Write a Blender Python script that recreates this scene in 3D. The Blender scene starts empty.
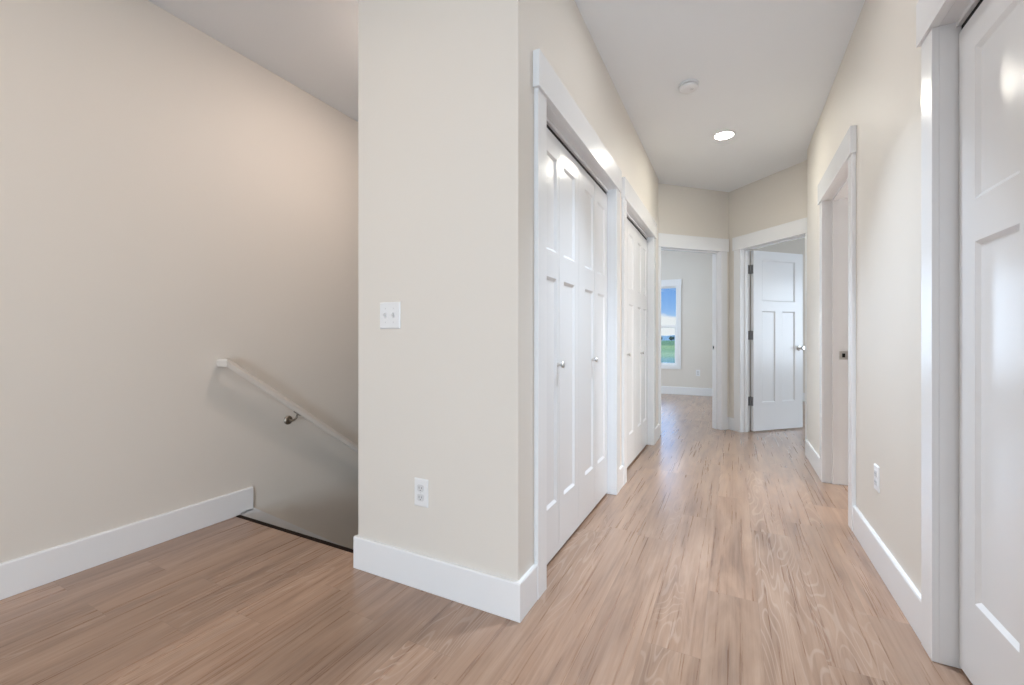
import bpy, bmesh, math, random
from mathutils import Matrix, Vector
random.seed(7)
S = bpy.context.scene
COL = S.collection
R = math.radians

# ------------------------------------------------------------------ camera
cam_d = bpy.data.cameras.new('camera')
cam = bpy.data.objects.new('camera', cam_d)
COL.objects.link(cam)
cam_d.sensor_fit = 'HORIZONTAL'
cam_d.sensor_width = 36.0
cam_d.lens = 432.99 * 36.0 / 1024.0
cam_d.shift_y = -3.2 / 1024.0
cam_d.clip_start = 0.02
cam_d.clip_end = 3000
cam.location = (0, 0, 1.04)
cam.rotation_euler = (R(90), 0, R(27.11))
S.camera = cam

# ------------------------------------------------------------------ view
vs = S.view_settings
vs.view_transform = 'Standard'
vs.look = 'None'
vs.gamma = 1
vs.use_curve_mapping = False
vs.exposure = 0.0

# ------------------------------------------------------------------ node helpers
class NT:
    def __init__(self, tree):
        self.t = tree
        tree.nodes.clear()
    def n(self, kind, **kw):
        nd = self.t.nodes.new(kind)
        for k, v in kw.items():
            setattr(nd, k, v)
        return nd
    def link(self, a, b):
        self.t.links.new(a, b)
    def put(self, sock, v):
        if hasattr(v, 'is_output'):
            self.link(v, sock)
        else:
            sock.default_value = v
    def math(self, op, a, b=0.0, c=None, clamp=False):
        nd = self.n('ShaderNodeMath', operation=op)
        nd.use_clamp = clamp
        self.put(nd.inputs[0], a); self.put(nd.inputs[1], b)
        if c is not None: self.put(nd.inputs[2], c)
        return nd.outputs[0]
    def comb(self, x, y, z):
        nd = self.n('ShaderNodeCombineXYZ')
        for i, v in enumerate((x, y, z)): self.put(nd.inputs[i], v)
        return nd.outputs[0]
    def sep(self, v):
        nd = self.n('ShaderNodeSeparateXYZ'); self.link(v, nd.inputs[0])
        return nd.outputs
    def noise(self, vec, scale, detail=3.0, rough=0.5, distort=0.0):
        nd = self.n('ShaderNodeTexNoise')
        self.link(vec, nd.inputs['Vector'])
        nd.inputs['Scale'].default_value = scale
        nd.inputs['Detail'].default_value = detail
        nd.inputs['Roughness'].default_value = rough
        nd.inputs['Distortion'].default_value = distort
        return nd.outputs[0]
    def white(self, vec):
        nd = self.n('ShaderNodeTexWhiteNoise', noise_dimensions='3D')
        self.link(vec, nd.inputs['Vector'])
        return nd.outputs['Value']
    def ramp(self, fac, stops, interp='LINEAR'):
        nd = self.n('ShaderNodeValToRGB')
        cr = nd.color_ramp; cr.interpolation = interp
        while len(cr.elements) < len(stops): cr.elements.new(0.5)
        for e, (p, c) in zip(cr.elements, stops):
            e.position = p; e.color = (*c, 1) if len(c) == 3 else c
        self.put(nd.inputs[0], fac)
        return nd.outputs[0]
    def mix(self, fac, a, b, blend='MIX'):
        nd = self.n('ShaderNodeMix', data_type='RGBA', blend_type=blend)
        self.put(nd.inputs[0], fac)
        for i, v in ((6, a), (7, b)):
            self.put(nd.inputs[i], (*v, 1) if isinstance(v, tuple) and len(v) == 3 else v)
        return nd.outputs[2]
    def smooth(self, v, a, b, lo=0.0, hi=1.0):
        nd = self.n('ShaderNodeMapRange', interpolation_type='SMOOTHSTEP')
        self.put(nd.inputs[0], v)
        for i, x in zip((1, 2, 3, 4), (a, b, lo, hi)): nd.inputs[i].default_value = x
        return nd.outputs[0]

# ------------------------------------------------------------------ world: summer sky with low clouds
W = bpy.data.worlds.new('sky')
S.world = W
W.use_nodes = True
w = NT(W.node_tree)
tc = w.n('ShaderNodeTexCoord')
dx, dy, dz = w.sep(tc.outputs['Generated'])
grad = w.ramp(w.math('MULTIPLY', dz, 1.0, clamp=True),
              [(0.0, (0.66, 0.80, 0.94)), (0.03, (0.52, 0.72, 0.95)), (0.065, (0.27, 0.50, 0.90)),
               (0.12, (0.16, 0.38, 0.84)), (1.0, (0.20, 0.38, 0.75))])
cv = w.comb(dx, dy, w.math('MULTIPLY', dz, 2.2))
cl = w.noise(cv, 7.0, 6.0, 0.55)
low = w.math('SUBTRACT', 1.0, w.smooth(dz, 0.025, 0.075))
cmask = w.smooth(w.math('ADD', cl, w.math('MULTIPLY', low, 0.14)), 0.54, 0.66)
skyc = w.mix(cmask, grad, (0.92, 0.93, 0.95))
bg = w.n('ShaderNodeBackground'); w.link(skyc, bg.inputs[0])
w.link(w.smooth(dz, 0.13, 0.45, 1.0, 9.0), bg.inputs[1])   # overhead sky, out of view, boosted to light the bedroom floor
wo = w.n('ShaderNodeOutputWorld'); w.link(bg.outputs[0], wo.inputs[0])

# ------------------------------------------------------------------ lights
def light(name, kind, loc, rot, energy, color, size=None, size_y=None, shape=None, spread=None, angle=None):
    d = bpy.data.lights.new(name, kind)
    d.energy = energy; d.color = color
    if kind == 'AREA':
        d.shape = shape or ('RECTANGLE' if size_y else 'DISK')
        d.size = size
        if size_y: d.size_y = size_y
        if spread: d.spread = R(spread)
    if angle: d.angle = R(angle)
    o = bpy.data.objects.new(name, d)
    o.location = loc; o.rotation_euler = tuple(R(a) for a in rot)
    COL.objects.link(o)
    return o
DAY = (0.78, 0.89, 1.0)
WARM = (1.0, 0.82, 0.62)
light('sun', 'SUN', (0, -20, 30), (42, 0, 20), 1.2, (1.0, 0.96, 0.88), angle=0.6)
# daylight from the great room's windows behind the photographer
light('great_room_window_light', 'AREA', (1.2, -4.8, 1.0), (90, 0, 0), 172, (0.645, 0.825, 1), 2.4, 2.1)
light('great_room_side_window_light', 'AREA', (4.35, -1.6, 1.2), (90, 0, 90), 1.76, (1, 0.955, 0.891), 2.6, 1.9)
# recessed lamps of the great room ceiling, then two added hall fill lights
light('great_room_lamp_left', 'AREA', (-1.40, 0.30, 2.735), (0, 0, 0), 5.6, (1, 0.812, 0.625), 0.10)
light('great_room_lamp_back', 'AREA', (-1.05, -1.2, 2.735), (0, 0, 0), 14.69, (0.996, 0.998, 1), 0.15)
light('great_room_lamp_right', 'AREA', (1.4, -2.0, 2.735), (0, 0, 0), 33.6, (1, 1, 1), 0.15)
light('hall_fill', 'AREA', (-.071, 2.15, 2.735), (0, 0, 0), 12, (0.70, 0.84, 1), 0.15, spread=75)  # unseen downlight added to brighten the hall floor
light('hall_fill_wide', 'AREA', (-.071, 2.15, 2.73), (0, 0, 0), 4, (0.95, 0.95, 0.96), 0.15)  # wide companion of the added hall fill, for the upper walls
# daylight in the rooms off the hall; both bedroom lights are added fill
light('bedroom_fill', 'AREA', (-2.33, 8.62, 1.3), (-90, 0, 0), 50, (0.62, 0.79, 1), 1.2, 1.45)  # added on the wall beside the window, unseen, for glare on the floor
light('bedroom_side_fill', 'AREA', (-2.9, 7.0, 1.35), (90, 0, -90), 28, (0.72, 0.85, 1), 1.7, 1.5)  # unseen diffuse fill added at the windowless left wall
light('far_room_window_light', 'AREA', (4.35, 6.6, 1.35), (90, 0, 90), 76, (0.713, 0.85, 1), 2.0, 1.5)
light('side_room_window_light', 'AREA', (4.35, 3.5, 1.35), (90, 0, 90), 105, (0.96, 0.95, 0.95), 1.6, 1.4)
light('stair_lamp', 'AREA', (-1.66, 1.98, 2.735), (0, 0, 0), 8.88, (1, 0.85, 0.771), 0.10)

# ------------------------------------------------------------------ materials
MATS = {}
def principled(name, color, rough, spec=0.5, metallic=0.0, coat=0.0):
    m = bpy.data.materials.new(name); m.use_nodes = True
    t = NT(m.node_tree)
    b = t.n('ShaderNodeBsdfPrincipled')
    b.inputs['Base Color'].default_value = (*color, 1)
    b.inputs['Roughness'].default_value = rough
    b.inputs['Specular IOR Level'].default_value = spec
    b.inputs['Metallic'].default_value = metallic
    b.inputs['Coat Weight'].default_value = coat
    o = t.n('ShaderNodeOutputMaterial'); t.link(b.outputs[0], o.inputs[0])
    MATS[name] = m
    return m, t, b
def paint(name, color, rough, spec, bump, scale, vary=0.015):
    m, t, b = principled(name, color, rough, spec)
    g = t.n('ShaderNodeNewGeometry')
    p = g.outputs['Position']
    big = t.noise(p, 1.7, 3.0)
    c0 = tuple(max(0, c * (1 - vary)) for c in color); c1 = tuple(min(1, c * (1 + vary)) for c in color)
    t.link(t.mix(big, c0, c1), b.inputs['Base Color'])
    if bump:
        nz = t.noise(p, scale, 2.0)
        bp = t.n('ShaderNodeBump'); bp.inputs['Strength'].default_value = bump
        bp.inputs['Distance'].default_value = 0.002
        t.link(nz, bp.inputs['Height']); t.link(bp.outputs[0], b.inputs['Normal'])
    return m
paint('wall_paint', (0.76, 0.712, 0.648), 0.55, 0.4, 0.10, 160)
paint('ceiling_paint', (0.885, 0.905, 0.925), 0.9, 0.2, 0.25, 120)
paint('trim_paint', (0.86, 0.86, 0.865), 0.26, 0.5, 0.0, 60, 0.006)
paint('door_paint', (0.82, 0.82, 0.825), 0.24, 0.5, 0.02, 40, 0.006)
paint('vinyl_white', (0.86, 0.87, 0.88), 0.35, 0.5, 0.0, 60, 0.004)
paint('plate_plastic', (0.84, 0.84, 0.84), 0.3, 0.5, 0.0, 60, 0.004)
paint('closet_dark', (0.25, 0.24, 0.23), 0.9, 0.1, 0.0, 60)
paint('recess_shade', (0.012, 0.012, 0.012), 0.6, 0.2, 0.0, 60)  # black that stands for shade inside the track gap and latch hole
paint('rail_paint', (0.74, 0.70, 0.65), 0.35, 0.5, 0.0, 60)
paint('slot_dark', (0.26, 0.26, 0.26), 0.6, 0.3, 0.0, 60)
paint('socket_plastic', (0.70, 0.70, 0.70), 0.35, 0.5, 0.0, 60)
paint('nosing_dark', (0.016, 0.009, 0.006), 0.8, 0.15, 0.1, 90, 0.2)
paint('stair_carpet', (0.30, 0.26, 0.22), 0.95, 0.1, 0.6, 300, 0.1)
def metal(name, color, rough):
    m, t, b = principled(name, color, rough, 0.5, 1.0)
    g = t.n('ShaderNodeNewGeometry')
    t.link(t.smooth(t.noise(g.outputs['Position'], 220, 2.0), 0.2, 0.8, rough - 0.05, rough + 0.07), b.inputs['Roughness'])
metal('satin_nickel', (0.66, 0.65, 0.63), 0.36)
metal('aged_nickel', (0.33, 0.29, 0.24), 0.38)
metal('hinge_nickel', (0.30, 0.30, 0.30), 0.42)

def make_lens():
    m = bpy.data.materials.new('lamp_lens'); m.use_nodes = True
    t = NT(m.node_tree)
    e = t.n('ShaderNodeEmission'); e.inputs[0].default_value = (1, 0.98, 0.872, 1); e.inputs[1].default_value = 184.25
    o = t.n('ShaderNodeOutputMaterial'); t.link(e.outputs[0], o.inputs[0]); MATS['lamp_lens'] = m
make_lens()

def make_glass():
    m = bpy.data.materials.new('window_glass'); m.use_nodes = True
    t = NT(m.node_tree)
    tr = t.n('ShaderNodeBsdfTransparent'); tr.inputs[0].default_value = (0.95, 0.97, 0.97, 1)
    gl = t.n('ShaderNodeBsdfGlossy'); gl.inputs['Roughness'].default_value = 0.02
    fr = t.n('ShaderNodeFresnel'); fr.inputs[0].default_value = 1.45
    mx = t.n('ShaderNodeMixShader'); t.link(fr.outputs[0], mx.inputs[0]); t.link(tr.outputs[0], mx.inputs[1]); t.link(gl.outputs[0], mx.inputs[2])
    o = t.n('ShaderNodeOutputMaterial'); t.link(mx.outputs[0], o.inputs[0]); MATS['window_glass'] = m
make_glass()

def make_floor():
    m, t, b = principled('plank_floor', (0.4, 0.25, 0.17), 0.36, 0.7, coat=0.5)
    b.inputs['Coat Roughness'].default_value = 0.24
    g = t.n('ShaderNodeNewGeometry')
    x, y, z = t.sep(g.outputs['Position'])
    PW, PL = 0.181, 1.22
    xs = t.math('DIVIDE', t.math('ADD', x, 10.05), PW)
    row = t.math('FLOOR', xs)
    fx = t.math('FRACT', xs)
    h1 = t.white(t.comb(row, 3.7, 1.3))
    ys = t.math('ADD', t.math('DIVIDE', t.math('ADD', y, 20.0), PL), h1)
    colm = t.math('FLOOR', ys)
    fy = t.math('FRACT', ys)
    idv = t.white(t.comb(row, colm, 0.5))
    id2 = t.white(t.comb(colm, row, 7.5))
    # grain coordinates: stretched along the plank, shifted per plank
    sx = t.math('ADD', x, t.math('MULTIPLY', id2, 40.0))
    sy = t.math('ADD', y, t.math('MULTIPLY', idv, 50.0))
    gv = t.comb(sx, t.math('MULTIPLY', sy, 0.13), t.math('MULTIPLY', idv, 9.0))
    gv2 = t.comb(sx, t.math('MULTIPLY', sy, 0.020), t.math('MULTIPLY', id2, 9.0))
    gv3 = t.comb(sx, t.math('MULTIPLY', sy, 0.13), 0.0)
    gv4 = t.comb(sx, t.math('MULTIPLY', sy, 0.034), t.math('MULTIPLY', id2, 5.0))
    fleck = t.noise(gv4, 44.0, 4.0, 0.62)
    soft = t.noise(gv, 13.0, 4.0, 0.6, 0.6)
    streak = t.noise(gv2, 70.0, 4.0, 0.6)
    fine = t.noise(gv2, 260.0, 2.0, 0.6)
    field = t.noise(gv3, 6.5, 2.0, 0.5, 0.35)
    rings = t.math('SINE', t.math('MULTIPLY', field, 150.0))
    ringl = t.smooth(rings, 0.55, 1.0)
    ringmask = t.smooth(t.noise(gv3, 3.1, 2.0), 0.52, 0.66)
    # palette
    base = t.ramp(soft, [(0.30, (0.200, 0.110, 0.068)), (0.44, (0.315, 0.184, 0.115)), (0.55, (0.385, 0.234, 0.150)), (0.70, (0.485, 0.316, 0.213))])
    base = t.mix(t.smooth(streak, 0.35, 0.72, 0.0, 0.38), base, (0.52, 0.37, 0.27))
    base = t.mix(t.smooth(streak, 0.52, 0.26, 0.0, 0.34), base, (0.230, 0.130, 0.082))
    base = t.mix(t.smooth(fine, 0.50, 0.22, 0.0, 0.22), base, (0.20, 0.115, 0.075))
    base = t.mix(t.math('MULTIPLY', t.math('MULTIPLY', ringl, ringmask), 0.46), base, (0.60, 0.46, 0.36))
    base = t.mix(t.smooth(fleck, 0.50, 0.78, 0.0, 0.13), base, (0.150, 0.082, 0.052))
    base = t.mix(t.smooth(fleck, 0.50, 0.24, 0.0, 0.22), base, (0.56, 0.40, 0.30))
    knot = t.smooth(t.noise(t.comb(sx, t.math('MULTIPLY', sy, 0.22), idv), 8.0, 1.0), 0.70, 0.84, 0.0, 0.35)
    base = t.mix(knot, base, (0.15, 0.08, 0.05))
    tone = t.smooth(idv, 0.0, 1.0, 0.86, 1.02)
    grey = t.math('MULTIPLY', id2, 0.12)
    base = t.mix(grey, base, (0.36, 0.26, 0.20))
    base = t.mix(1.0, base, (1.02, 1.0, 1.0), 'MULTIPLY')
    vm = t.n('ShaderNodeVectorMath', operation='SCALE'); t.link(base, vm.inputs[0]); t.link(tone, vm.inputs['Scale'])
    base = vm.outputs[0]
    # bevelled plank seams
    ex = t.math('MULTIPLY', t.math('MINIMUM', fx, t.math('SUBTRACT', 1.0, fx)), PW)
    ey = t.math('MULTIPLY', t.math('MINIMUM', fy, t.math('SUBTRACT', 1.0, fy)), PL)
    e = t.math('MINIMUM', ex, ey)
    seam = t.smooth(e, 0.0, 0.0016, 0.35, 0.0)
    base = t.mix(seam, base, (0.13, 0.075, 0.05))
    t.link(base, b.inputs['Base Color'])
    t.link(t.smooth(streak, 0.2, 0.8, 0.25, 0.36), b.inputs['Roughness'])
    hgt = t.math('SUBTRACT', t.math('MULTIPLY', streak, 0.5), t.math('MULTIPLY', seam, 1.5))
    bp = t.n('ShaderNodeBump'); bp.inputs['Strength'].default_value = 0.22; bp.inputs['Distance'].default_value = 0.0012
    t.link(hgt, bp.inputs['Height']); t.link(bp.outputs[0], b.inputs['Normal'])
make_floor()

def make_field():
    m, t, b = principled('field_grass', (0.1, 0.2, 0.05), 0.95, 0.1)
    g = t.n('ShaderNodeNewGeometry')
    x, y, z = t.sep(g.outputs['Position'])
    n = t.noise(t.comb(t.math('MULTIPLY', x, 0.02), t.math('MULTIPLY', y, 0.03), 0.0), 1.0, 3.0, 0.6)
    p = t.math('DIVIDE', 44.0, t.math('MAXIMUM', y, 1.0))
    p = t.math('ADD', p, t.math('MULTIPLY', t.math('SUBTRACT', n, 0.5), 0.05))
    c = t.ramp(p, [(0.03, (0.066, 0.094, 0.048)), (0.07, (0.048, 0.073, 0.016)), (0.22, (0.042, 0.065, 0.012)), (0.29, (0.126, 0.130, 0.034)), (0.40, (0.090, 0.109, 0.026)),
                   (0.50, (0.081, 0.104, 0.032)), (0.58, (0.144, 0.143, 0.052)), (0.70, (0.108, 0.125, 0.044)), (0.80, (0.081, 0.104, 0.066)), (1.0, (0.066, 0.094, 0.064))])
    t.link(c, b.inputs['Base Color'])
make_field()
paint('tree_green', (0.022, 0.034, 0.02), 0.9, 0.1, 0.0, 3, 0.4)
paint('far_hills', (0.085, 0.105, 0.10), 0.95, 0.1, 0.0, 3)

# ------------------------------------------------------------------ mesh helpers
def place(x, y, z=0.0, rz=0.0):
    return Matrix.Translation((x, y, z)) @ Matrix.Rotation(R(rz), 4, 'Z')
I4 = Matrix.Identity(4)
def box(bm, x0, x1, y0, y1, z0, z1, M=I4):
    v = [bm.verts.new(M @ Vector((x, y, z))) for x in (x0, x1) for y in (y0, y1) for z in (z0, z1)]
    for f in ((0, 1, 3, 2), (4, 6, 7, 5), (0, 4, 5, 1), (2, 3, 7, 6), (0, 2, 6, 4), (1, 5, 7, 3)):
        bm.faces.new([v[i] for i in f])
def prism(bm, pts, a0, a1, axis, M=I4):
    """pts: polygon in the two other axes; extruded along axis from a0 to a1."""
    def mk(p, a):
        if axis == 'x': return Vector((a, p[0], p[1]))
        if axis == 'y': return Vector((p[0], a, p[1]))
        return Vector((p[0], p[1], a))
    A = [bm.verts.new(M @ mk(p, a0)) for p in pts]
    B = [bm.verts.new(M @ mk(p, a1)) for p in pts]
    n = len(pts)
    bm.faces.new(A); bm.faces.new(B)
    for i in range(n):
        bm.faces.new((A[i], A[(i + 1) % n], B[(i + 1) % n], B[i]))
def lathe(bm, prof, M=I4, n=32, cap=True):
    """prof: list of (radius, height) turned about local Z."""
    rings = []
    for r, z in prof:
        if r < 1e-6:
            rings.append([bm.verts.new(M @ Vector((0, 0, z)))])
        else:
            rings.append([bm.verts.new(M @ Vector((r * math.cos(2 * math.pi * i / n), r * math.sin(2 * math.pi * i / n), z))) for i in range(n)])
    for a, b in zip(rings, rings[1:]):
        for i in range(n):
            j = (i + 1) % n
            if len(a) == 1 and len(b) == 1: continue
            if len(a) == 1: bm.faces.new((a[0], b[i], b[j]))
            elif len(b) == 1: bm.faces.new((a[i], b[0], a[j]))
            else: bm.faces.new((a[i], b[i], b[j], a[j]))
    if cap:
        for rg in (rings[0], rings[-1]):
            if len(rg) > 2: bm.faces.new(rg)
def tube(bm, pts, radius, n=12):
    pts = [Vector(p) for p in pts]
    rings = []
    for i, p in enumerate(pts):
        d = (pts[min(i + 1, len(pts) - 1)] - pts[max(i - 1, 0)]).normalized()
        a = d.cross(Vector((0, 0, 1)))
        if a.length < 1e-3: a = d.cross(Vector((0, 1, 0)))
        a.normalize(); c = d.cross(a)
        rr = radius[i] if isinstance(radius, (list, tuple)) else radius
        rings.append([bm.verts.new(p + rr * (math.cos(2 * math.pi * k / n) * a + math.sin(2 * math.pi * k / n) * c)) for k in range(n)])
    for a, b in zip(rings, rings[1:]):
        for k in range(n): bm.faces.new((a[k], a[(k + 1) % n], b[(k + 1) % n], b[k]))
    bm.faces.new(rings[0]); bm.faces.new(rings[-1])
def obj(name, bm, mat, parent=None, M=None, smooth=False, bevel=0.0, weld=True):
    if weld: bmesh.ops.remove_doubles(bm, verts=bm.verts, dist=1e-6)
    bmesh.ops.recalc_face_normals(bm, faces=bm.faces)
    me = bpy.data.meshes.new(name)
    bm.to_mesh(me); bm.free()
    if smooth:
        for p in me.polygons: p.use_smooth = True
        me.set_sharp_from_angle(angle=R(35))
    me.materials.append(MATS[mat])
    o = bpy.data.objects.new(name, me)
    COL.objects.link(o)
    if M is not None: o.matrix_world = M
    if parent is not None:
        o.parent = parent
    if bevel:
        b = o.modifiers.new('edge', 'BEVEL'); b.width = bevel; b.segments = 2; b.limit_method = 'ANGLE'; b.angle_limit = R(40)
    return o
def empty(name, M=I4):
    o = bpy.data.objects.new(name, None); o.empty_display_size = 0.1
    COL.objects.link(o); o.matrix_world = M
    return o
def tag(o, label, cat, group=None, kind=None):
    o['label'] = label; o['category'] = cat
    if group: o['group'] = group
    if kind: o['kind'] = kind
    return o
def structure(o, label=None, cat=None):
    o['kind'] = 'structure'
    if label: o['label'] = label
    if cat: o['category'] = cat
    return o

# ------------------------------------------------------------------ key dimensions (metres)
H = 2.74            # ceiling
DH = 2.044          # door openings
XL, XR = -0.711, 0.587       # hall walls
XW = -2.615                  # stair side wall
YF = 1.44                    # front of the closet block
XP = -1.525                  # stair side of the closet block
YLE, YRE = 4.80, 4.66        # ends of the hall walls
C = Vector((-0.05, 5.60, 0)) # corner where the two angled walls meet
q = math.sqrt(0.5)
WT = 0.12
YB = 8.70                    # back wall of the bedrooms
C1 = (1.672, 2.885); C2 = (3.190, 4.405); C3 = (0.312, 1.861); RD = (3.010, 3.826)
D1W, D2W = 1.030, 1.115      # lengths of the angled walls from the corner
D1 = (0.125, 0.938); D2 = (0.180, 0.940)
HALL_L = place(XL, 0, 0, 90)       # local x = world y, local -y = into the hall
HALL_R = place(XR, 0, 0, -90)      # local x = -world y
ANG_L = place(C.x, C.y, 0, 45)     # local x runs to the corner (negative left of it)
ANG_R = place(C.x, C.y, 0, -45)    # local x runs away from the corner

# ------------------------------------------------------------------ room shell
def wall(name, M, x0, x1, th, openings=(), z0=0.0, z1=H, mat='wall_paint', label=None):
    bm = bmesh.new()
    xs = x0
    for a, b, za, zb in sorted(openings):
        if a > xs: box(bm, xs, a, 0, th, z0, z1, M)
        box(bm, a, b, 0, th, zb, z1, M)
        if za > z0: box(bm, a, b, 0, th, z0, za, M)
        xs = b
    if x1 > xs: box(bm, xs, x1, 0, th, z0, z1, M)
    return structure(obj(name, bm, mat, weld=False), label, 'wall' if label else None)

bm = bmesh.new()
box(bm, XW, 4.5, -5.0, 1.53, -0.20, 0)
box(bm, XP, 4.5, 1.53, YB, -0.20, 0)
box(bm, -3.0, XP, 5.40, YB, -0.20, 0)
structure(obj('floor', bm, 'plank_floor', weld=False), 'warm brown wood plank floor running down the hall', 'floor')
bm = bmesh.new(); box(bm, -3.2, 4.7, -5.2, YB + 0.2, H, H + 0.15)
structure(obj('ceiling', bm, 'ceiling_paint'), 'flat white ceiling over hall and stairs', 'ceiling')

bm = bmesh.new(); box(bm, XW - WT, XW, -5.0, 5.3, -2.9, H)
structure(obj('wall_left', bm, 'wall_paint'), 'beige wall beside the stairs carrying the handrail', 'wall')
# the closet block: its front face, stair side and hall side
wall('wall_front', place(0, YF, 0, 0), XP, XL, WT, label='pale wall end between stairs and hall')
bm = bmesh.new(); box(bm, XP, XP + WT, YF + WT, 5.3, -2.9, H); box(bm, XP, XP + WT, 1.55, YF + WT, -2.9, -0.2)
structure(obj('wall_stair_side', bm, 'wall_paint', weld=False), 'wall enclosing the open side of the stairs', 'wall')
wall('wall_hall_left', HALL_L, YF + WT, YLE, WT,
     [(C1[0] - .018, C1[1] + .018, 0, DH + .018), (C2[0] - .018, C2[1] + .018, 0, DH + .018)], label='left hall wall holding two closets')
wall('wall_right', HALL_R, -YRE, 0.10, WT,
     [(-C3[1] - .018, -C3[0] + .018, 0, DH + .018), (-RD[1] - .018, -RD[0] + .018, 0, DH + .018)], label='right hall wall with outlet, doorway and closet')
# short returns where the hall widens, then the two angled walls
bm = bmesh.new()
L0 = Vector((XL, YLE)); L1 = C.xy - D1W * Vector((q, q))
prism(bm, [(XL, YLE), (L1.x, L1.y), (L1.x - .17, L1.y), (XL - .17, YLE - .0)], 0, H, 'z')
structure(obj('wall_return_left', bm, 'wall_paint'))
bm = bmesh.new()
R1 = C.xy + D2W * Vector((q, -q))
prism(bm, [(XR, YRE), (R1.x, R1.y), (R1.x + .17, R1.y), (XR + .17, YRE)], 0, H, 'z')
structure(obj('wall_return_right', bm, 'wall_paint'))
wall('wall_end_left', ANG_L, -D1W - .05, 0.0, WT, [(-D1[1] - .018, -D1[0] + .018, 0, DH + .018)], label='angled wall at hall end with the open bedroom doorway')
wall('wall_end_right', ANG_R, 0.0, D2W + .05, WT, [(D2[0] - .018, D2[1] + .018, 0, DH + .018)], label='angled wall at hall end with the half open door')
# closet interiors and rooms beyond
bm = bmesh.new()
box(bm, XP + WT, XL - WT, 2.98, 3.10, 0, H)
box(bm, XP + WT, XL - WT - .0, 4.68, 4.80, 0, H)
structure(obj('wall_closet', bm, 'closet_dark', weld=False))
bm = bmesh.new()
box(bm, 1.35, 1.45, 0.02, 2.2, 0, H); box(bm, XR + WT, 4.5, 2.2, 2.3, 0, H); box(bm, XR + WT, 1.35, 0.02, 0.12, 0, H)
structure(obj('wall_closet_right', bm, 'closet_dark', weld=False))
bm = bmesh.new(); box(bm, 0.90, 4.5, 4.72, 4.84, 0, H)
structure(obj('wall_side_room', bm, 'wall_paint'))
bm = bmesh.new(); box(bm, 0.065, 0.185, 5.67, YB, 0, H)
structure(obj('wall_partition', bm, 'wall_paint'))
bm = bmesh.new(); box(bm, -3.0, XP - .0, 5.3, 5.42, -2.9, H); box(bm, XP, -0.83, 4.92, 5.04, 0, H)
structure(obj('wall_bedroom_front', bm, 'wall_paint', weld=False))
bm = bmesh.new(); box(bm, -3.12, -3.0, 5.3, YB + WT, 0, H)
structure(obj('wall_bedroom_left', bm, 'wall_paint'))
WX = (-1.64, -0.955); WZ = (0.548, 2.045)
wall('wall_bedroom_back', place(0, YB, 0, 0), -3.0, 4.5, WT, [(WX[0], WX[1], WZ[0], WZ[1])], label='bedroom back wall with the window')
bm = bmesh.new(); box(bm, 4.5, 4.62, -5.0, YB + WT, 0, H)
structure(obj('wall_far_right', bm, 'wall_paint'))
bm = bmesh.new(); box(bm, XW - WT, 4.62, -5.12, -5.0, 0, H)
structure(obj('wall_back', bm, 'wall_paint'))
bm = bmesh.new(); box(bm, XR + WT, 4.5, -0.10, 0.02, 0, H)
structure(obj('wall_great_room', bm, 'wall_paint'))

# stairs going down behind the closet block
bm = bmesh.new()
for i in range(13):
    y0 = 1.56 + i * 0.255
    box(bm, XW + .016, XP, y0, y0 + .27, -2.9, -0.195 * (i + 1))
structure(obj('stair_flight', bm, 'stair_carpet', weld=False), 'stairs going down behind the pale wall end', 'stairs')
# dark edge strip at the top of the stairs
bm = bmesh.new()
prism(bm, [(1.521, 0.0005), (1.523, 0.003), (1.544, 0.003), (1.550, 0.0), (1.550, -0.03), (1.531, -0.03), (1.531, 0.0005)], XW + .016, XP, 'x')
structure(obj('trim_9', bm, 'nosing_dark'), 'dark edge strip where floor meets the stairs', 'trim')
# sloping skirt board on the stair wall
bm = bmesh.new()
sl = 0.767
prism(bm, [(1.552, 0.0), (1.552, 0.012), (1.636, 0.012), (5.2, -(5.2 - 1.627) * sl), (5.2, -2.9), (4.5, -2.9), (1.552, -0.45)], XW, XW + .015, 'x')
structure(obj('trim_8', bm, 'trim_paint'), 'white skirt board sloping down beside the stairs', 'trim')

# ------------------------------------------------------------------ baseboards
BH = 0.143
BP = [(0, 0.001), (-.015, 0.001), (-.015, BH - .006), (-.012, BH), (0, BH)]
def base(name, runs, label=None):
    bm = bmesh.new()
    for M, a, b in runs: prism(bm, BP, a, b, 'x', M)
    return structure(obj(name, bm, 'trim_paint', weld=False), label, 'baseboard' if label else None)
CW = 0.089          # casing width
base('baseboard_left', [(place(XW, 0, 0, 90), -5.0, 1.627)], 'tall white baseboard along the left wall up to the stairs')
base('baseboard_front', [(place(0, YF), XP - .015, XL + .015), (place(XP, 0, 0, -90), -1.56, -YF + .0)
                         , (HALL_L, YF, C1[0] - CW)], 'tall white baseboard wrapping the pale wall end')
base('baseboard_hall_left', [(HALL_L, C1[1] + CW, C2[0] - CW), (HALL_L, C2[1] + CW, YLE + .012)], 'short white baseboards between and after the left closets')
base('baseboard_right', [(HALL_R, -RD[0] + CW, -C3[1] - CW), (HALL_R, -YRE - .012, -RD[1] - CW)], 'white baseboard along the right hall wall')
base('baseboard_end', [(ANG_L, -D1[0] + CW, 0), (ANG_R, 0, D2[0] - CW)])
base('baseboard_bedroom', [(place(0, YB), -3.0, 0.065), (place(0, YB), 0.185, 4.5)], 'white baseboard below the bedroom window')

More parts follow.
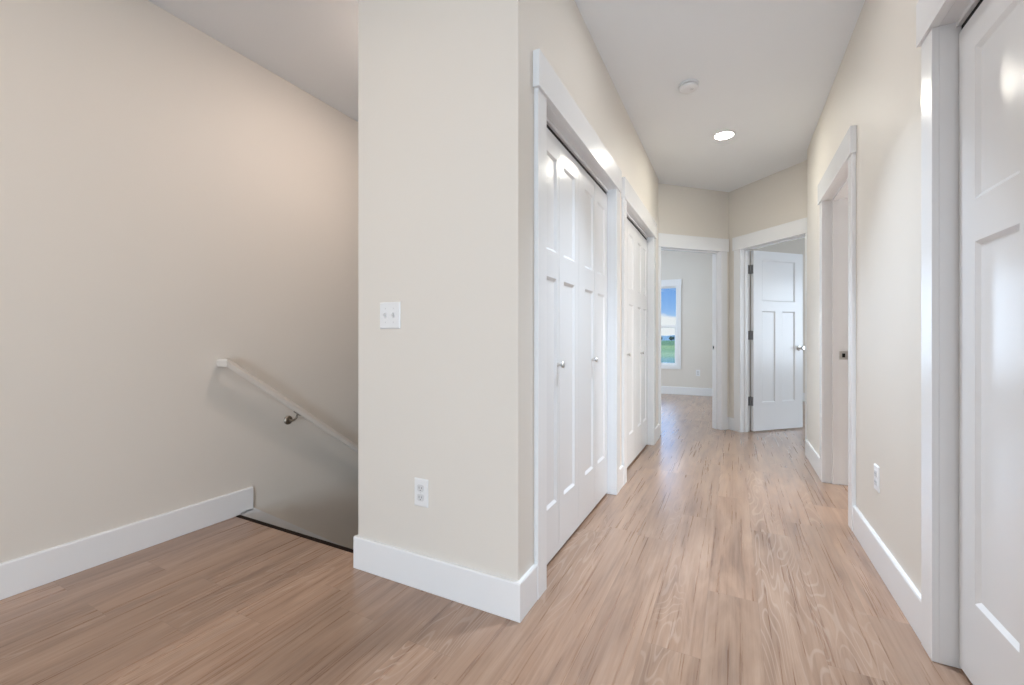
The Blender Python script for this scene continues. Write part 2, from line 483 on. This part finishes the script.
# ------------------------------------------------------------------ door surrounds
def surround(name, M, a, b, label, depth=WT, lw=CW, rw=CW, stop=None):
    root = structure(empty(name), label, 'door casing')
    for s0, s1 in ((a - lw, a), (b, b + rw)):
        bm = bmesh.new(); box(bm, s0, s1, -.018, 0, 0.001, DH, M)
        obj('casing_leg', bm, 'trim_paint', root, bevel=.0015)
    bm = bmesh.new(); box(bm, a - lw - .012, b + rw + .012, -.028, 0, DH, DH + .146, M)
    obj('header', bm, 'trim_paint', root, bevel=.0015)
    bm = bmesh.new()
    box(bm, a - .018, a, 0, depth, 0.001, DH, M); box(bm, b, b + .018, 0, depth, 0.001, DH, M)
    box(bm, a - .018, b + .018, 0, depth, DH, DH + .018, M)
    j = obj('jamb', bm, 'trim_paint', root, weld=False)
    if stop is not None:
        bm = bmesh.new(); y0, y1 = stop
        box(bm, a, a + .011, y0, y1, 0.001, DH, M); box(bm, b - .011, b, y0, y1, 0.001, DH, M)
        box(bm, a + .011, b - .011, y0, y1, DH - .011, DH, M)
        obj('door_stop', bm, 'trim_paint', j, weld=False)
    return root
surround('trim_1', HALL_L, C1[0], C1[1], 'white casing around the nearer closet on the left')
surround('trim_2', HALL_L, C2[0], C2[1], 'white casing around the farther closet on the left')
surround('trim_3', HALL_R, -C3[1], -C3[0], 'white casing around the closet at the right edge')
surround('trim_4', HALL_R, -RD[1], -RD[0], 'white casing of the open doorway in the right wall', depth=.165, stop=(.045, .082))
surround('trim_5', ANG_L, -D1[1], -D1[0], 'white casing of the doorway showing the bedroom window', stop=(.045, .082))
surround('trim_6', ANG_R, D2[0], D2[1], 'white casing around the open panelled door', stop=(.045, .082))

def strike(parent, M, x, side, z, y=.100, hw=.016):
    """strike plate let into a jamb at local x, facing side."""
    bm = bmesh.new()
    s = side
    box(bm, x, x + s * .0015, y - hw, y + hw, z - .030, z + .030, M)
    o = obj('strike_plate', bm, 'satin_nickel', parent, weld=False)
    bm = bmesh.new(); box(bm, x + s * .0012, x + s * .0022, y - .010, y + .008, z - .014, z + .014, M)
    obj('latch_hole', bm, 'recess_shade', o)
strike(bpy.data.objects['trim_4'], HALL_R, -RD[1], 1, .925, .112, .026)
strike(bpy.data.objects['trim_5'], ANG_L, -D1[0], -1, .945)

# ------------------------------------------------------------------ doors
def leaf_bm(w_, h_, t_, panels, rec=.009, slope=.013):
    """slab with moulded recessed panels on both faces; front face at y=0 looking to -y, panels = (x0,x1,z0,z1)."""
    bm = bmesh.new()
    xs = sorted({0, w_} | {p[0] for p in panels} | {p[1] for p in panels})
    zs = sorted({0, h_} | {p[2] for p in panels} | {p[3] for p in panels})
    for y, d in ((0, 1), (t_, -1)):
        def V(x, z, dep=0): return bm.verts.new((x, y + d * dep, z))
        for xa, xb in zip(xs, xs[1:]):
            for za, zb in zip(zs, zs[1:]):
                cx, cz = (xa + xb) / 2, (za + zb) / 2
                if any(p[0] < cx < p[1] and p[2] < cz < p[3] for p in panels): continue
                bm.faces.new((V(xa, za), V(xb, za), V(xb, zb), V(xa, zb)))
        for p in panels:
            o = [(p[0], p[2]), (p[1], p[2]), (p[1], p[3]), (p[0], p[3])]
            s = slope
            i = [(p[0] + s, p[2] + s), (p[1] - s, p[2] + s), (p[1] - s, p[3] - s), (p[0] + s, p[3] - s)]
            for k in range(4):
                j = (k + 1) % 4
                bm.faces.new((V(*o[k]), V(*o[j]), V(*i[j], rec), V(*i[k], rec)))
            bm.faces.new([V(*c, rec) for c in i])
    for a, b in (((0, 0), (w_, 0)), ((w_, 0), (w_, h_)), ((w_, h_), (0, h_)), ((0, h_), (0, 0))):
        bm.faces.new((bm.verts.new((a[0], 0, a[1])), bm.verts.new((b[0], 0, b[1])), bm.verts.new((b[0], t_, b[1])), bm.verts.new((a[0], t_, a[1]))))
    return bm
def knob_bm(M, r=.016, reach=.034):
    bm = bmesh.new()
    lathe(bm, [(.0, 0), (.011, 0), (.011, .003), (.0055, .006), (.005, reach * .5), (r * .75, reach * .62), (r, reach * .8), (r * .85, reach * .95), (.0, reach)], M, 20, cap=False)
    return bm
LZ0, LZ1 = .016, 2.002
def bifold(name, M, x0, wid, label, knob_leaf, knob_x, stiles=((.112, .028), (.066, .066))):
    """two hinged leaves; local frame as for the walls, front face at y=.044."""
    root = structure(empty(name), label, 'door')
    g = .0015
    lw_ = wid / 2
    for k in range(2):
        w_ = lw_ - 2 * g
        pa, pb = stiles[k][0], w_ - stiles[k][1]
        zs = ((.262 - LZ0, 1.328 - LZ0), (1.452 - LZ0, 1.900 - LZ0))
        bm = leaf_bm(w_, LZ1 - LZ0, .034, [(pa, pb, za, zb) for za, zb in zs])
        lf = obj('leaf', bm, 'door_paint', root, M @ Matrix.Translation((x0 + k * lw_ + g, .044, LZ0)))
        if k == knob_leaf:
            KM = M @ Matrix.Translation((x0 + knob_x, .044, .918)) @ Matrix.Rotation(R(90), 4, 'X')
            kb = knob_bm(KM)
            o = obj('knob', kb, 'satin_nickel', None, smooth=True)
            o.parent = lf; o.matrix_parent_inverse = lf.matrix_world.inverted()
            o['label'] = 'small round nickel knob'
    return root
def closet_track(parent, M, a, b):
    bm = bmesh.new(); box(bm, a, b, .040, .094, 2.028, DH, M)
    o = obj('track_cover', bm, 'trim_paint', parent)
    bm = bmesh.new(); box(bm, a + .001, b - .001, .052, .084, LZ1 + .004, 2.028, M)  # dark strip paints the shade of the gap above the leaves
    t = obj('track_gap_shade', bm, 'recess_shade', parent)
    t['label'] = 'black strip for the shade in the track gap above the closet doors'
bifold('door_1', HALL_L, C1[0] + .002, .6045, 'nearest white bifold door of the nearer left closet', 0, .285)
bifold('door_2', HALL_L, C1[0] + .6065, .6045, 'second white bifold door of the nearer left closet', 0, .252)
bifold('door_3', HALL_L, C2[0] + .002, .6055, 'first white bifold door of the farther left closet', 0, .285)
bifold('door_4', HALL_L, C2[0] + .6075, .6055, 'last white bifold door on the left, beside the bedroom doorway', 0, .252)
bifold('door_5', HALL_R, -C3[1] + .007, .762, 'white bifold closet door cut by the right edge', 1, .43, ((.100, .055), (.055, .100)))
bifold('door_7', HALL_R, -C3[1] + .770, .768, 'white bifold closet door nearest the camera on the right', 1, .43, ((.100, .055), (.055, .100)))

closet_track(bpy.data.objects['trim_1'], HALL_L, C1[0], C1[1])
closet_track(bpy.data.objects['trim_2'], HALL_L, C2[0], C2[1])
closet_track(bpy.data.objects['trim_3'], HALL_R, -C3[1], -C3[0])

# hinged room door standing open at the hall end
def room_door():
    root = structure(empty('door_6'), 'white three panel door standing open at the hall end', 'door')
    a = D2[0] + .003
    hp = ANG_R @ Vector((a, WT + .004, 0))
    LM = place(hp.x, hp.y, 0, 45) @ Matrix.Translation((0.002, -.042, .014))
    w_, h_ = .735, 2.018
    st, mid = .122, .105
    px = (st, (w_ - mid) / 2, (w_ + mid) / 2, w_ - st)
    pan = [(px[0], px[3], 1.455, 1.918), (px[0], px[1], .315, 1.345), (px[2], px[3], .315, 1.345)]
    lf = obj('leaf', leaf_bm(w_, h_, .035, pan), 'door_paint', root, LM)
    def child(name, bm, mat, parent, **k):
        o = obj(name, bm, mat, None, **k)
        o.parent = parent; o.matrix_parent_inverse = parent.matrix_world.inverted()
        return o
    for z in (.345, 1.085, 1.825):
        bm = bmesh.new()
        # plate on the jamb, plate on the edge of the leaf, and the barrel between them
        box(bm, D2[0] - .0005, D2[0] + .0025, WT - .034, WT, z - .05, z + .05, ANG_R)
        box(bm, 0 - .0022, 0.0002, .004, .036, z - .05 - .014, z + .05 - .014, LM)
        lathe(bm, [(.0068, z - .05), (.0068, z + .05)], ANG_R @ Matrix.Translation((D2[0] + .004, WT + .007, 0)), 14)
        lathe(bm, [(.004, z + .05), (.0055, z + .054), (.0, z + .058)], ANG_R @ Matrix.Translation((D2[0] + .004, WT + .007, 0)), 14, cap=False)
        o = child('hinge', bm, 'hinge_nickel', lf, weld=False)
    for side in (0, 1):
        KM = LM @ Matrix.Translation((w_ - .062, .035 * side, .925)) @ Matrix.Rotation(R(90 if side == 0 else -90), 4, 'X')
        bm = bmesh.new()
        lathe(bm, [(0, 0), (.031, 0), (.031, .004), (.026, .010), (.012, .013), (.011, .030), (.019, .036), (.0265, .046), (.027, .056), (.021, .064), (.0, .066)], KM, 28, cap=False)
        child('door_knob', bm, 'satin_nickel', lf, smooth=True)
    bm = bmesh.new(); box(bm, w_ - .0005, w_ + .0012, .006, .029, .905, .965, LM)
    child('latch_plate', bm, 'satin_nickel', lf)
    return root
room_door()

# ------------------------------------------------------------------ bedroom window
def window():
    M = place(0, YB)
    root = structure(empty('window_1'), 'white framed bedroom window looking over green fields', 'window')
    x0, x1 = WX; z0, z1 = WZ
    bm = bmesh.new()
    cw = .072
    box(bm, x0 - cw, x0, -.018, 0, z0, z1, M); box(bm, x1, x1 + cw, -.018, 0, z0, z1, M)
    box(bm, x0 - cw - .01, x1 + cw + .01, -.026, 0, z1, z1 + .128, M)
    box(bm, x0 - cw, x1 + cw, -.018, 0, z0 - .070, z0, M)
    obj('window_casing', bm, 'trim_paint', root, weld=False)
    bm = bmesh.new()
    f = .012
    box(bm, x0, x0 + f, .004, WT, z0, z1, M); box(bm, x1 - f, x1, .004, WT, z0, z1, M)
    box(bm, x0 + f, x1 - f, .004, WT, z1 - f, z1, M); box(bm, x0 + f, x1 - f, .004, WT, z0, z0 + f, M)
    fr = obj('window_frame', bm, 'vinyl_white', root, weld=False)
    zm = 1.285
    for nm, za, zb, ya, s in (('upper_sash', zm - .02, z1 - f, .075, .012), ('lower_sash', z0 + f, zm + .02, .035, .028)):
        bm = bmesh.new()
        a, b = x0 + f, x1 - f
        box(bm, a, a + s, ya, ya + .03, za, zb, M); box(bm, b - s, b, ya, ya + .03, za, zb, M)
        box(bm, a + s, b - s, ya, ya + .03, zb - .036 if nm == 'lower_sash' else zb - s, zb, M)
        box(bm, a + s, b - s, ya, ya + .03, za, za + .028, M)
        sa = obj(nm, bm, 'vinyl_white', root, weld=False)
        bm = bmesh.new(); box(bm, a + s - .004, b - s + .004, ya + .013, ya + .017, za + .03, zb - s + .004, M)
        obj('pane', bm, 'window_glass', sa)
    return root
window()

# ------------------------------------------------------------------ handrail
def handrail():
    root = tag(empty('handrail', place(XW, 1.42, .9)), 'white painted wooden handrail sloping down the left wall', 'handrail')
    xr = -2.535
    sl_ = 0.742
    # profile across the rail (offset to the side, height), rounded top
    prof = [(-.016, -.027), (.016, -.027), (.020, -.018), (.021, .006), (.014, .016), (.0, .019), (-.014, .016), (-.021, .006), (-.020, -.018)]
    y0, z0 = 1.445, .912
    y1 = 5.0
    dirv = Vector((0, 1, -sl_)).normalized(); up = Vector((0, sl_, 1)).normalized()
    bm = bmesh.new()
    # sections: at the wall, at the mitre, at the foot of the stairs
    def ring(cen, side, upv): return [bm.verts.new(cen + a * side + b * upv) for a, b in prof]
    A = ring(Vector((XW + .001, y0, z0)), Vector((0, 1, 0)), Vector((0, 0, 1)))
    # the mitre ring lies where the short return and the long run meet
    B = []
    for a, b in prof:
        p = Vector((xr, y0, z0)) + a * Vector((-1, 1, 0)) + b * Vector((0, 0, 1))
        B.append(bm.verts.new(p))
    Cc = [bm.verts.new(Vector((xr, y1, z0 - sl_ * (y1 - y0))) + -a * Vector((1, 0, 0)) + b * up) for a, b in prof]
    n = len(prof)
    for P, Q in ((A, B), (B, Cc)):
        for i in range(n): bm.faces.new((P[i], P[(i + 1) % n], Q[(i + 1) % n], Q[i]))
    bm.faces.new(A); bm.faces.new(Cc)
    rail = obj('rail', bm, 'rail_paint', None)
    rail.parent = root; rail.matrix_parent_inverse = root.matrix_world.inverted()
    for i, yb in enumerate((1.880,)):
        zr = z0 - sl_ * (yb - y0) - .033
        br = bmesh.new()
        za = zr - .048
        tube(br, [(XW + .006, yb - .012, za), (XW + .034, yb - .012, za - .002), (XW + .058, yb - .008, za + .006), (XW + .074, yb - .003, za + .022), (xr, yb, zr - .004)], [.0085, .0075, .007, .0068, .0065], 12)
        b = obj('bracket', br, 'aged_nickel', None, smooth=True)
        b.parent = root; b.matrix_parent_inverse = root.matrix_world.inverted()
        b['label'] = 'dark nickel bracket under the rail'
        ro = bmesh.new()
        lathe(ro, [(0, 0), (.029, 0), (.029, .004), (.024, .010), (.014, .014), (0, .015)], Matrix.Translation((XW, yb - .012, za)) @ Matrix.Rotation(R(90), 4, 'Y'), 24, cap=False)
        rr = obj('rosette', ro, 'aged_nickel', None, smooth=True)
        rr.parent = b; rr.matrix_parent_inverse = b.matrix_world.inverted()
        sd = bmesh.new()
        SM = Matrix.Translation((xr, yb, zr)) @ Matrix.Rotation(-math.atan(sl_), 4, 'X')
        box(sd, -.011, .011, -.026, .026, -.004, .0005, SM)
        s = obj('saddle_plate', sd, 'aged_nickel', None)
        s.parent = b; s.matrix_parent_inverse = b.matrix_world.inverted()
handrail()

# ------------------------------------------------------------------ switch and outlets
def sub(name, bm, mat, parent, **k):
    o = obj(name, bm, mat, None, **k)
    o.parent = parent; o.matrix_parent_inverse = parent.matrix_world.inverted()
    return o
def plate_bm(w_, h_, M):
    bm = bmesh.new()
    a, b = w_ / 2, h_ / 2
    c = .005
    lo = [(-a, -b), (a, -b), (a, b), (-a, b)]
    hi = [(-a + c, -b + c), (a - c, -b + c), (a - c, b - c), (-a + c, b - c)]
    L = [bm.verts.new(M @ Vector((x, 0, z))) for x, z in lo]
    L2 = [bm.verts.new(M @ Vector((x, -.003, z))) for x, z in lo]
    U = [bm.verts.new(M @ Vector((x, -.0065, z))) for x, z in hi]
    for P, Q in ((L, L2), (L2, U)):
        for i in range(4): bm.faces.new((P[i], P[(i + 1) % 4], Q[(i + 1) % 4], Q[i]))
    bm.faces.new(U); bm.faces.new(L)
    return bm
def screw(parent, M, x, z):
    bm = bmesh.new(); lathe(bm, [(.0032, .0055), (.0032, .0072), (.0, .0078)], M @ Matrix.Translation((x, 0, z)) @ Matrix.Rotation(R(90), 4, 'X'), 12)
    s = sub('screw', bm, 'socket_plastic', parent, smooth=True)
def switch(M, label):
    root = tag(empty('light_switch', M), label, 'light switch')
    p = sub('cover_plate', plate_bm(.116, .116, M), 'plate_plastic', root)
    for x in (-.023, .023):
        bm = bmesh.new(); box(bm, x - .0058, x + .0058, -.0072, -.006, -.0125, .0125, M)
        t = sub('toggle_slot', bm, 'socket_plastic', p)
        bm = bmesh.new()
        prism(bm, [(-.006, -.0095), (-.006, .004), (-.0175, .0105), (-.0185, .004)], x - .0042, x + .0042, 'x', M)
        sub('toggle', bm, 'plate_plastic', p)
        for z in (-.030, .030): screw(p, M, x, z)
    return root
def outlet(M, label, detail=True):
    root = tag(empty('wall_outlet', M), label, 'outlet')
    p = sub('cover_plate', plate_bm(.071, .116, M), 'plate_plastic', root)
    for z in (-.0195, .0195):
        bm = bmesh.new()
        pts = [(-.0165, z - .010), (-.010, z - .0145), (.010, z - .0145), (.0165, z - .010), (.0165, z + .010), (.010, z + .0145), (-.010, z + .0145), (-.0165, z + .010)]
        prism(bm, pts, -.0085, -.006, 'y', M)
        so = sub('socket', bm, 'socket_plastic', p)
        bm = bmesh.new()
        for xx, hh in ((-.0064, .0046), (.0064, .0038)): box(bm, xx - .0013, xx + .0013, -.0090, -.0084, z + .002 - hh, z + .002 + hh, M)
        lathe(bm, [(.0026, .0084), (.0026, .0090)], M @ Matrix.Translation((0, 0, z - .0085)) @ Matrix.Rotation(R(90), 4, 'X'), 12)
        sub('slots', bm, 'slot_dark', so, weld=False)
    screw(p, M, 0, 0)
    return root
switch(place(-1.333, YF, 1.144), 'white double toggle light switch on the pale wall end')
outlet(place(-1.162, YF, .400), 'white duplex outlet low on the pale wall end below the switch')
outlet(place(XR, 2.53, .404, -90), 'white duplex outlet low on the right hall wall')
outlet(place(-.587, YB, .416), 'white duplex outlet on bedroom wall right of the window')

# ------------------------------------------------------------------ ceiling fittings
def ceiling_light():
    M = place(-.071, 4.01, H) @ Matrix.Rotation(R(180), 4, 'X')
    root = tag(empty('ceiling_light', M), 'glowing round recessed ceiling light in the hall', 'ceiling light')
    bm = bmesh.new()
    lathe(bm, [(.062, .0005), (.088, .0005), (.088, .004), (.082, .008), (.068, .008), (.062, .004)], M, 48, cap=False)
    bm2 = bmesh.new()
    sub('trim_ring', bm, 'plate_plastic', root, smooth=True)
    lathe(bm2, [(0, .0015), (.062, .0015), (.068, .0075), (.05, .011), (0, .0125)], M, 48, cap=False)
    sub('lens', bm2, 'lamp_lens', root, smooth=True)
    light('ceiling_light_beam', 'AREA', (-.071, 4.01, H - .016), (0, 0, 0), 4.09, (0.788, 0.943, 1), 0.11, spread=55)
ceiling_light()
def smoke_detector():
    M = place(-.268, 3.11, H) @ Matrix.Rotation(R(180), 4, 'X')
    root = tag(empty('smoke_detector', M), 'round white smoke detector on the hall ceiling', 'smoke detector')
    bm = bmesh.new(); lathe(bm, [(0, 0.0003), (.064, 0.0003), (.066, .003), (.064, .011), (.060, .012), (0, .012)], M, 48, cap=False)
    sub('mounting_base', bm, 'plate_plastic', root, smooth=True)
    bm = bmesh.new(); lathe(bm, [(0, .012), (.052, .012), (.052, .017), (0, .017)], M, 48, cap=False)
    sub('vent_ring', bm, 'slot_dark', root)
    bm = bmesh.new(); lathe(bm, [(0, .017), (.059, .017), (.060, .020), (.057, .030), (.046, .037), (.030, .039), (0, .040)], M, 48, cap=False)
    cv_ = sub('cover', bm, 'plate_plastic', root, smooth=True)
    bm = bmesh.new(); lathe(bm, [(0, .037), (.011, .037), (.011, .0425), (.009, .0435), (0, .044)], M @ Matrix.Translation((.02, .012, 0)), 24, cap=False)
    sub('test_button', bm, 'socket_plastic', cv_, smooth=True)
smoke_detector()

# ------------------------------------------------------------------ outside the bedroom window
bm = bmesh.new()
v = [bm.verts.new(p) for p in ((-900, 9.2, -1.3), (900, 9.2, -1.3), (900, 1500, -1.3), (-900, 1500, -1.3))]
bm.faces.new(v)
structure(obj('ground', bm, 'field_grass'), 'green fields stretching to the horizon outside the window', 'field')
def tree(x, y, h, r, label):
    root = tag(empty('distant_tree', place(x, y, -1.3)), label, 'tree', 'trees on the horizon')
    bm = bmesh.new(); lathe(bm, [(.35, 0), (.22, h * .4), (.08, h * .8)], place(x, y, -1.3), 8)
    sub('trunk', bm, 'tree_green', root)
    bm = bmesh.new()
    bmesh.ops.create_icosphere(bm, subdivisions=3, radius=1)
    for vv in bm.verts:
        k = 1 + .22 * math.sin(5 * vv.co.x + x) * math.cos(4 * vv.co.z + y) + random.uniform(-.06, .06)
        vv.co = Vector((x + vv.co.x * r * k, y + vv.co.y * r * k, -1.3 + h * .62 + vv.co.z * h * .40 * k))
    sub('crown', bm, 'tree_green', root)
TX = [(-72.0, 600, 6.2, 3.4, 'tiny dark tree on the horizon at the right of the window view'),
      (-85.5, 600, 6.0, 1.9, 'tiny dark tree on the horizon at the left of the window view')]
for a in TX: tree(*a)
bm = bmesh.new()
N = 60
top = [bm.verts.new((-900 + 1800 * i / N, 1150, -1.3 + 10 + 3.5 * math.sin(i * .55) + 2.0 * math.sin(i * 1.7))) for i in range(N + 1)]
bot = [bm.verts.new((-900 + 1800 * i / N, 900, -1.35)) for i in range(N + 1)]
bak = [bm.verts.new((-900 + 1800 * i / N, 1400, -1.35)) for i in range(N + 1)]
for i in range(N):
    bm.faces.new((bot[i], bot[i + 1], top[i + 1], top[i])); bm.faces.new((top[i], top[i + 1], bak[i + 1], bak[i]))
structure(obj('hills', bm, 'far_hills'), 'low bluish hills on the horizon', 'hills')
